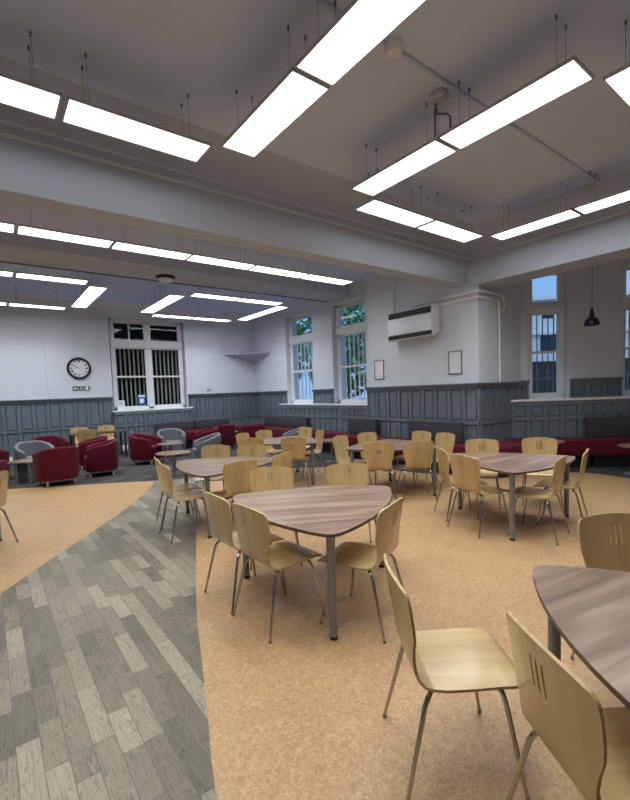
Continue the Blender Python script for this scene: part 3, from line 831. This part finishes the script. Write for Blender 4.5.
# ------------------------------------------------------------------ benches
def bench(label, o, u, v, s0, s1, back=None, d=0.62, top=0.93):
    """o origin on the wall, u along, v into the room; back=(s0,s1) of the tall back"""
    t = thing('bench', label, 'bench', (0, 0, 0.005), group='built-in red upholstered benches')
    mb = MB(); mb.obox(o, u, v, (s0 + 0.004, 0.05, 0.25), (s1 - 0.004, d, 0.535)); mb.build('seat', M['red'], t, bevel=0.025)
    mb = MB(); mb.obox(o, u, v, (s0 + 0.03, 0.08, 0.0), (s1 - 0.03, d - 0.12, 0.255)); mb.build('plinth', M['black'], t)
    if back:
        mb = MB(); mb.obox(o, u, v, (back[0], 0.045, 0.538), (back[1], 0.19, top)); mb.build('backrest', M['charcoal'], t, bevel=0.03)
OB = (0, WY - 0.19); ub, vb = (1, 0), (0, -1)
bench('red bench with charcoal back below the right half of the far window', OB, ub, vb, 4.08, 5.32, (4.10, 5.30), 0.62, 0.83)
bench('red bench with charcoal back right of the far window', OB, ub, vb, 5.32, 6.58, (5.34, 6.52), 0.62, 0.83)
bench('red bench without back in the far corner', OB, ub, vb, 6.58, 7.70, None, 0.62)
OW = (7.56, 0); uw, vw = (0, 1), (-1, 0)
bench('red bench with charcoal back below the left sash window', OW, uw, vw, 10.08, 12.55, (10.12, 12.5), 0.62, 0.87)
bench('backless red bench below the right sash window', OW, uw, vw, 8.14, 10.08)
OW2 = (BX - 0.04, 0)
bench('red bench with charcoal back where the sash windows meet the heater wall', OW2, uw, vw, 7.08, 8.14, (7.12, 8.10))
bench('backless red bench under the heater', OW2, uw, vw, 6.16, 7.08)
bench('red bench with charcoal back under the two small frames', OW2, uw, vw, 4.80, 6.16, (4.86, 6.12))
t = thing('bench', 'curved red corner bench wrapping the end of the heater wall', 'bench', (0, 0, 0.005), group='built-in red upholstered benches')
fc = spline([(6.74, 4.79), (6.74, 4.45), (6.88, 4.12), (7.2, 3.93), (7.6, 3.9), (7.95, 3.98), cant(8.62, 3.02)], 6)
poly = fc + [cant(9.24, 3.02), cant(9.24, 2.86), (8.45, 4.54), (7.31, 4.54), (7.31, 4.79)]
mb = MB(); mb.prism(poly, 0.25, 0.535); mb.build('seat', M['red'], t, bevel=0.02)
cx_ = sum(p[0] for p in poly) / len(poly); cy_ = sum(p[1] for p in poly) / len(poly)
mb = MB(); mb.prism([(cx_ + (x - cx_) * .86, cy_ + (y - cy_) * .86) for x, y in poly], 0.0, 0.255); mb.build('plinth', M['black'], t)
OC = cant(9.26, 0); vc = (-S2, -S2)
bench('backless red bench in the bay, left of the charcoal bench back', OC, NT, vc, 3.03, 4.10)
bench('red bench with charcoal back in the bay, at the right edge', OC, NT, vc, 4.10, 5.9, (4.16, 5.86))

# ------------------------------------------------------------------ wall things
# clock
t = thing('wall_clock', 'round wall clock with thick black rim and roman numerals', 'clock', (2.16, WY - 0.035, 2.52))
def disc(r0, r1, y0, y1, seg=48):
    mb = MB(); vs = []; fs = []
    for k in range(seg):
        a = 2 * PI * k / seg
        for (rr, yy) in ((r0, y0), (r1, y0), (r1, y1), (r0, y1)): vs.append((rr * math.cos(a), yy, rr * math.sin(a)))
    for k in range(seg):
        k2 = (k + 1) % seg
        for q in range(4):
            q2 = (q + 1) % 4
            fs.append((k * 4 + q, k * 4 + q2, k2 * 4 + q2, k2 * 4 + q))
    mb.add(vs, fs); return mb
disc(0.245, 0.305, -0.05, -0.002).build('rim', M['lampblack'], t, bevel=0.006)
disc(0.0005, 0.25, -0.02, -0.004).build('dial', M['paper'], t)
nm = MB()
def stroke(mb, ang, x0, z0, x1, z1, w, y):
    # stroke in numeral frame (x across, z outward), placed at angle ang (clockwise from 12)
    d = Vector((x1 - x0, z1 - z0)); n = Vector((-d.y, d.x)).normalized() * w / 2
    P = [Vector((x0, z0)) + n, Vector((x1, z1)) + n, Vector((x1, z1)) - n, Vector((x0, z0)) - n]
    c, s = math.cos(ang), math.sin(ang)
    vs = [(p.x * c + p.y * s, y, -p.x * s + p.y * c) for p in P] + [(p.x * c + p.y * s, y + 0.003, -p.x * s + p.y * c) for p in P]
    mb.add(vs, [(0, 1, 2, 3), (7, 6, 5, 4), (0, 4, 5, 1), (1, 5, 6, 2), (2, 6, 7, 3), (3, 7, 4, 0)])
ROM = ['XII', 'I', 'II', 'III', 'IV', 'V', 'VI', 'VII', 'VIII', 'IX', 'X', 'XI']
for k, s in enumerate(ROM):
    wd = {'I': 0.016, 'V': 0.034, 'X': 0.036}
    tot = sum(wd[c] for c in s); x = -tot / 2; z0, z1 = 0.165, 0.225
    for c in s:
        w = wd[c]
        if c == 'I': stroke(nm, k * PI / 6, x + w / 2, z0, x + w / 2, z1, 0.013, -0.024)
        elif c == 'V': stroke(nm, k * PI / 6, x + 0.003, z1, x + w / 2, z0, 0.009, -0.024); stroke(nm, k * PI / 6, x + w - 0.003, z1, x + w / 2, z0, 0.006, -0.0242)
        else: stroke(nm, k * PI / 6, x + 0.003, z1, x + w - 0.003, z0, 0.010, -0.024); stroke(nm, k * PI / 6, x + w - 0.003, z1, x + 0.003, z0, 0.006, -0.0242)
        x += w
nm.build('numerals', M['lampblack'], t, smooth=0)
hd = MB(); stroke(hd, R(297), 0, -0.03, 0, 0.12, 0.012, -0.029); hd.build('hour_hand', M['lampblack'], t, smooth=0)
hd = MB(); stroke(hd, R(301), 0, -0.04, 0, 0.19, 0.008, -0.033); hd.build('minute_hand', M['lampblack'], t, smooth=0)
# exit sign
t = thing('exit_sign', 'green emergency exit sign with arrow and running figure below the clock', 'sign', (2.18, WY - 0.036, 1.955))
mb = MB(); mb.box((-0.225, -0.012, -0.075), (0.225, 0, 0.075)); mb.build('plate', M['paper'], t, smooth=0)
mb = MB()
for a, b_ in ((-0.215, -0.082), (-0.07, 0.065), (0.077, 0.215)): mb.box((a, -0.016, -0.065), (b_, -0.012, 0.065))
mb.build('green_panel', M['green'], t, smooth=0)
mb = MB()
def flat(pts): mb.add([(x, -0.018, z) for x, z in pts] + [(x, -0.0162, z) for x, z in pts], [tuple(range(len(pts))), tuple(range(2 * len(pts) - 1, len(pts) - 1, -1))])
flat([(-0.20, 0), (-0.15, 0.045), (-0.15, 0.018), (-0.10, 0.018), (-0.10, -0.018), (-0.15, -0.018), (-0.15, -0.045)])
flat([(0.012 * math.cos(i * PI / 5) + 0.005, 0.043 + 0.012 * math.sin(i * PI / 5)) for i in range(10)])
flat([(-0.015, 0.03), (0.012, 0.028), (0.016, -0.008), (-0.006, -0.012)]); flat([(-0.015, 0.03), (-0.045, 0.008), (-0.040, 0.0), (-0.01, 0.02)]); flat([(0.012, 0.028), (0.045, 0.012), (0.043, 0.002), (0.012, 0.016)])
flat([(-0.006, -0.01), (-0.03, -0.03), (-0.052, -0.045), (-0.045, -0.055), (-0.016, -0.038), (0.006, -0.012)]); flat([(0.004, -0.01), (0.03, -0.03), (0.024, -0.058), (0.036, -0.058), (0.044, -0.026), (0.016, -0.006)])
flat([(0.11, -0.055), (0.11, 0.055), (0.18, 0.055), (0.18, -0.055)])
mb.build('pictogram', M['paper'], t, smooth=0)
# heater
t = thing('wall_heater', 'steel fronted warm air heater with black grilles high on the white wall', 'heater', (BX, 6.02, 2.66))
mb = MB(); mb.extrude([(0.05, 0.10), (0.22, 0.0), (0.27, 0.03), (0.27, 0.60), (0.05, 0.60)], (0, -0.60), (0, 0.60), (-1, 0)); mb.build('casing', M['white_plastic'], t, bevel=0.004)
mb = MB(); mb.box((-0.277, -0.575, 0.12), (-0.27, 0.575, 0.455)); mb.build('front_panel', M['steel'], t)
mb = MB(); mb.box((-0.279, -0.565, 0.465), (-0.27, 0.565, 0.585)); mb.build('grille', M['black'], t)
mb = MB(); mb.box((-0.28, -0.575, 0.030), (-0.27, 0.575, 0.112)); mb.build('grille', M['black'], t)
for y in (-0.45, 0.45):
    mb = MB(); mb.box((-0.05, y - 0.03, 0.05), (0.0, y + 0.03, 0.55)); mb.build('bracket', M['black'], t)
mb = MB(); mb.tube([(-0.10, 0.50, 0.60), (-0.10, 0.50, ZC - 2.66)], 0.008, 8); mb.build('hanger_rod', M['housing'], t)
mb = MB(); mb.tube([(-0.10, -0.52, 0.60), (-0.10, -0.52, 0.95), (-0.02, -0.52, 1.0)], 0.008, 8); mb.build('supply_pipe', M['white_plastic'], t)
# framed notices
for y, z, lab in ((7.16, 2.085, 'small framed notice on the white wall below the heater, left of it'), (5.10, 2.105, 'small framed notice on the white wall near its outer corner')):
    t = thing('picture_frame', lab, 'picture frame', (BX, y, z), group='thin framed notices')
    mb = MB()
    for a, b_ in (((-.15, -.225), (.15, -.21)), ((-.15, .21), (.15, .225)), ((-.15, -.225), (-.135, .225)), ((.135, -.225), (.15, .225))): mb.box((-0.02, a[0], a[1]), (-0.001, b_[0], b_[1]))
    mb.build('frame', M['slot'], t, smooth=0)
    mb = MB(); mb.box((-0.010, -.136, -.211), (-0.001, .136, .211)); mb.build('sheet', M['paper'], t, smooth=0)
# pipes round the projecting wall
mb = MB()
for dz, r_ in ((3.38, 0.028), (3.27, 0.022)):
    mb.tube([(BX - 0.03, 5.75, dz), (BX - 0.035, 4.62, dz), (BX - 0.02, 4.57, dz), (BX + 0.05, 4.555, dz), (7.98, 4.555, dz), (8.04, 4.555, dz - 0.03), (8.06, 4.555, dz - 0.10)] if dz < 3.3 else [(BX - 0.03, 6.1, dz), (BX - 0.035, 4.62, dz), (BX - 0.02, 4.57, dz), (BX + 0.05, 4.555, dz), (8.18, 4.555, dz), (8.23, 4.555, dz - 0.05), (8.23, 4.555, dz - 0.22), (8.18, 4.555, dz - 0.27), (8.06, 4.555, dz - 0.27)], r_, 10)
mb.tube([(8.06, 4.555, 3.17), (8.06, 4.555, ZD + 0.02)], 0.022, 10)
tag(mb.build('heating_pipe', M['white_plastic']), 'white pipes along the top of the projecting wall, dropping down its side', 'pipe')
mb = MB(); mb.box((6.48, 7.10, 4.0), (6.52, 7.14, 4.03)); mb.tube([(6.5, 7.12, 4.01), (BX - 0.06, 7.0, 3.90), (BX - 0.012, 6.80, 3.88), (BX - 0.012, 6.66, 3.85), (BX - 0.012, 6.66, 3.30)], 0.009, 8)
tag(mb.build('ceiling_cable', M['housing']), 'thin grey cable from the light row to the wall heater', 'cable')
# corner shelf
mb = MB(); mb.add([(6.63, WY, 3.03), (WX, 12.58, 3.03), (WX, WY, 3.03), (6.63, WY, 2.99), (WX, 12.58, 2.99), (WX, WY, 2.70)], [(0, 1, 2), (3, 5, 4), (0, 3, 4, 1), (1, 4, 5, 2), (2, 5, 3, 0)])
tag(mb.build('corner_shelf', M['beam'], smooth=0), 'white triangular corner shelf high in the far corner', 'shelf')
# ceiling fittings
mb = MB(); mb.tube([(0.6, 2.5, ZC - 0.014), (6.95, 2.46, ZC - 0.014)], 0.022, 8); tag(mb.build('ceiling_conduit', M['ceiling']), 'pale conduit crossing the ceiling above the overhead right lights', 'conduit')
t = thing('smoke_detector', 'white round smoke detector on the ceiling conduit near the top centre', 'smoke detector', (2.80, 2.46, ZC - 0.036), group='smoke detectors')
mb = MB(); mb.lathe([(0.03, -0.04), (0.055, -0.037), (0.07, -0.02), (0.078, 0.0), (0.078, 0.036)], (0, 0, 0), 20); mb.build('body', M['white_plastic'], t)
t = thing('ceiling_sensor', 'grey ceiling sensor with bent cable tubes above the overhead right lights', 'sensor', (3.60, 2.62, ZC - 0.036))
mb = MB(); mb.lathe([(0.07, -0.03), (0.09, -0.01), (0.09, 0.036)], (0, 0, 0), 18); mb.build('body', M['housing'], t)
mb = MB(); mb.tube([(0.0, 0.03, -0.02), (0.0, 0.05, -0.10), (0.0, 0.05, -0.36)], 0.009, 8); mb.tube([(0.0, 0.05, -0.12), (0.08, -0.03, -0.13), (0.10, -0.05, -0.16), (0.10, -0.05, -0.36)], 0.009, 8); mb.build('cable_tube', M['wire'], t)
t = thing('smoke_detector', 'smoke detector with black base under the second beam', 'smoke detector', (3.12, 9.0, 4.10), group='smoke detectors')
mb = MB(); mb.lathe([(0.16, -0.05), (0.19, -0.03), (0.19, 0.0)], (0, 0, 0), 24); mb.build('base', M['black'], t)
mb = MB(); mb.lathe([(0.07, -0.10), (0.13, -0.095), (0.15, -0.07), (0.15, -0.05)], (0, 0, 0), 24); mb.build('body', M['white_plastic'], t)
mb = MB(); mb.tube([(-5.9, 9.38, 4.089), (WX - 0.1, 9.38, 4.089)], 0.012, 8); tag(mb.build('ceiling_conduit', M['wire']), 'dark cable running along the bottom edge of the second beam', 'cable')
# pendant
t = thing('pendant_lamp', 'small black pendant lamp hanging in the bay', 'lamp', (8.91, 3.25, 2.66))
mb = MB(); mb.lathe([(0.128, 0.0), (0.125, 0.03), (0.112, 0.09), (0.085, 0.13), (0.045, 0.15), (0.04, 0.21), (0.028, 0.235), (0.025, 0.30), (0.012, 0.31)], (0, 0, 0), 28, cap=False); mb.lathe([(0.122, 0.002), (0.118, 0.03), (0.106, 0.088), (0.02, 0.12)], (0, 0, 0), 28, cap=False); mb.build('lamp_shade', M['lampblack'], t)
mb = MB(); mb.tube([(0, 0, 0.30), (0, 0, ZC - 2.66)], 0.006, 8); mb.build('cord', M['wire'], t)
mb = MB(); mb.lathe([(0.004, 0.06), (0.03, 0.075), (0.035, 0.1), (0.02, 0.13)], (0, 0, 0), 14); mb.build('bulb', M['white_plastic'], t)
# notice and poster at the far window
t = thing('leaflet_holder', 'white leaflet stand on the sill of the far window', 'leaflet holder', (3.22, WY - 0.02, ZS), R(8))
mb = MB(); mb.extrude([(0.0, 0.0), (0.06, 0.0), (0.02, 0.30), (0.0, 0.30)], (-0.105, 0), (0.105, 0), (0, 1)); mb.build('holder', M['paper'], t, smooth=0)
mb = MB()
for z in (0.24, 0.21, 0.18, 0.12): mb.box((-0.07, -0.003, z), (0.07 if z != 0.12 else 0.01, 0.0, z + 0.008))
mb.build('print', M['ink'], t, smooth=0)
t = thing('poster', 'blue poster with a pale emblem stuck inside the far window', 'poster', (3.86, WY + 0.15, 1.52))
mb = MB(); mb.box((-0.12, -0.004, -0.10), (0.12, 0, 0.22)); mb.build('sheet', M['blue'], t, smooth=0)
mb = MB(); mb.box((-0.10, -0.006, 0.13), (0.10, -0.004, 0.19))
pts = [(0.0, -0.075), (0.06, -0.03), (0.065, 0.06), (0.03, 0.10), (0.0, 0.06), (-0.03, 0.10), (-0.065, 0.06), (-0.06, -0.03)]
mb.add([(x, -0.006, z) for x, z in pts] + [(x, -0.0042, z) for x, z in pts], [tuple(range(8)), tuple(range(15, 7, -1))]); mb.build('emblem', M['paper'], t, smooth=0)
# sockets
for x, z, lab in ((0.36, 0.12, 'white socket box at the foot of the panelling, behind the grey tub armchair'), (3.16, 0.15, 'white socket box at the foot of the panelling by the dark table'), (3.98, 0.25, 'white socket box on the panelling under the far window')):
    t = thing('wall_socket', lab, 'socket', (x, WY - 0.045 - (0.16 if x > 3 else 0), z), group='white wall sockets')
    mb = MB(); mb.box((-0.11, -0.05, -0.08), (0.11, 0, 0.10)); mb.build('cover', M['white_plastic'], t, bevel=0.006)
t = thing('wall_socket', 'small plate on the white wall just above the panelling left of the corner', 'socket', (6.02, WY, 1.80))
mb = MB(); mb.box((-0.075, -0.012, -0.04), (0.075, 0, 0.04)); mb.build('cover', M['bar'], t, bevel=0.003)

# ------------------------------------------------------------------ world, camera
w = bpy.data.worlds.new('dusk_sky'); SC.world = w; w.use_nodes = True
nt = w.node_tree; nt.nodes.clear()
tc = N(nt, 'ShaderNodeTexCoord'); sp = N(nt, 'ShaderNodeSeparateXYZ'); L(nt, tc.outputs['Generated'], sp.inputs[0])
c = ramp(nt, sp.outputs[2], [(0.0, (0.30, 0.48, 0.80)), (0.22, (0.22, 0.42, 0.78)), (1.0, (1.15, 1.4, 1.75))])
bg = N(nt, 'ShaderNodeBackground'); bg.inputs[1].default_value = 1.15; L(nt, c, bg.inputs[0])
ow = N(nt, 'ShaderNodeOutputWorld'); L(nt, bg.outputs[0], ow.inputs[0])

cam = bpy.data.cameras.new('camera'); co = bpy.data.objects.new('camera', cam); COL.objects.link(co)
F, yaw, pit, rol, H = 431.5, 0.920506, 0.067636, -0.0362226, 1.6505
f = Vector((math.cos(yaw) * math.cos(pit), math.sin(yaw) * math.cos(pit), -math.sin(pit)))
r = f.cross(Vector((0, 0, 1))).normalized(); u = r.cross(f)
r2 = math.cos(rol) * r + math.sin(rol) * u; u2 = -math.sin(rol) * r + math.cos(rol) * u
mw = Matrix((r2, u2, -f)).transposed().to_4x4(); mw.translation = Vector((0, 0, H))
co.matrix_world = mw
cam.sensor_fit = 'VERTICAL'; cam.sensor_height = 24.0; cam.lens = F / 800 * 24.0; cam.shift_y = 20 / 800
cam.clip_start = 0.05; cam.clip_end = 200
SC.camera = co
SC.view_settings.view_transform = 'Standard'; SC.view_settings.look = 'None'
SC.view_settings.exposure = 0.08; SC.view_settings.gamma = 1.0; SC.view_settings.use_curve_mapping = False
SC.cycles.max_bounces = 10; SC.cycles.diffuse_bounces = 6; SC.cycles.transparent_max_bounces = 12
SC.cycles.use_denoising = True
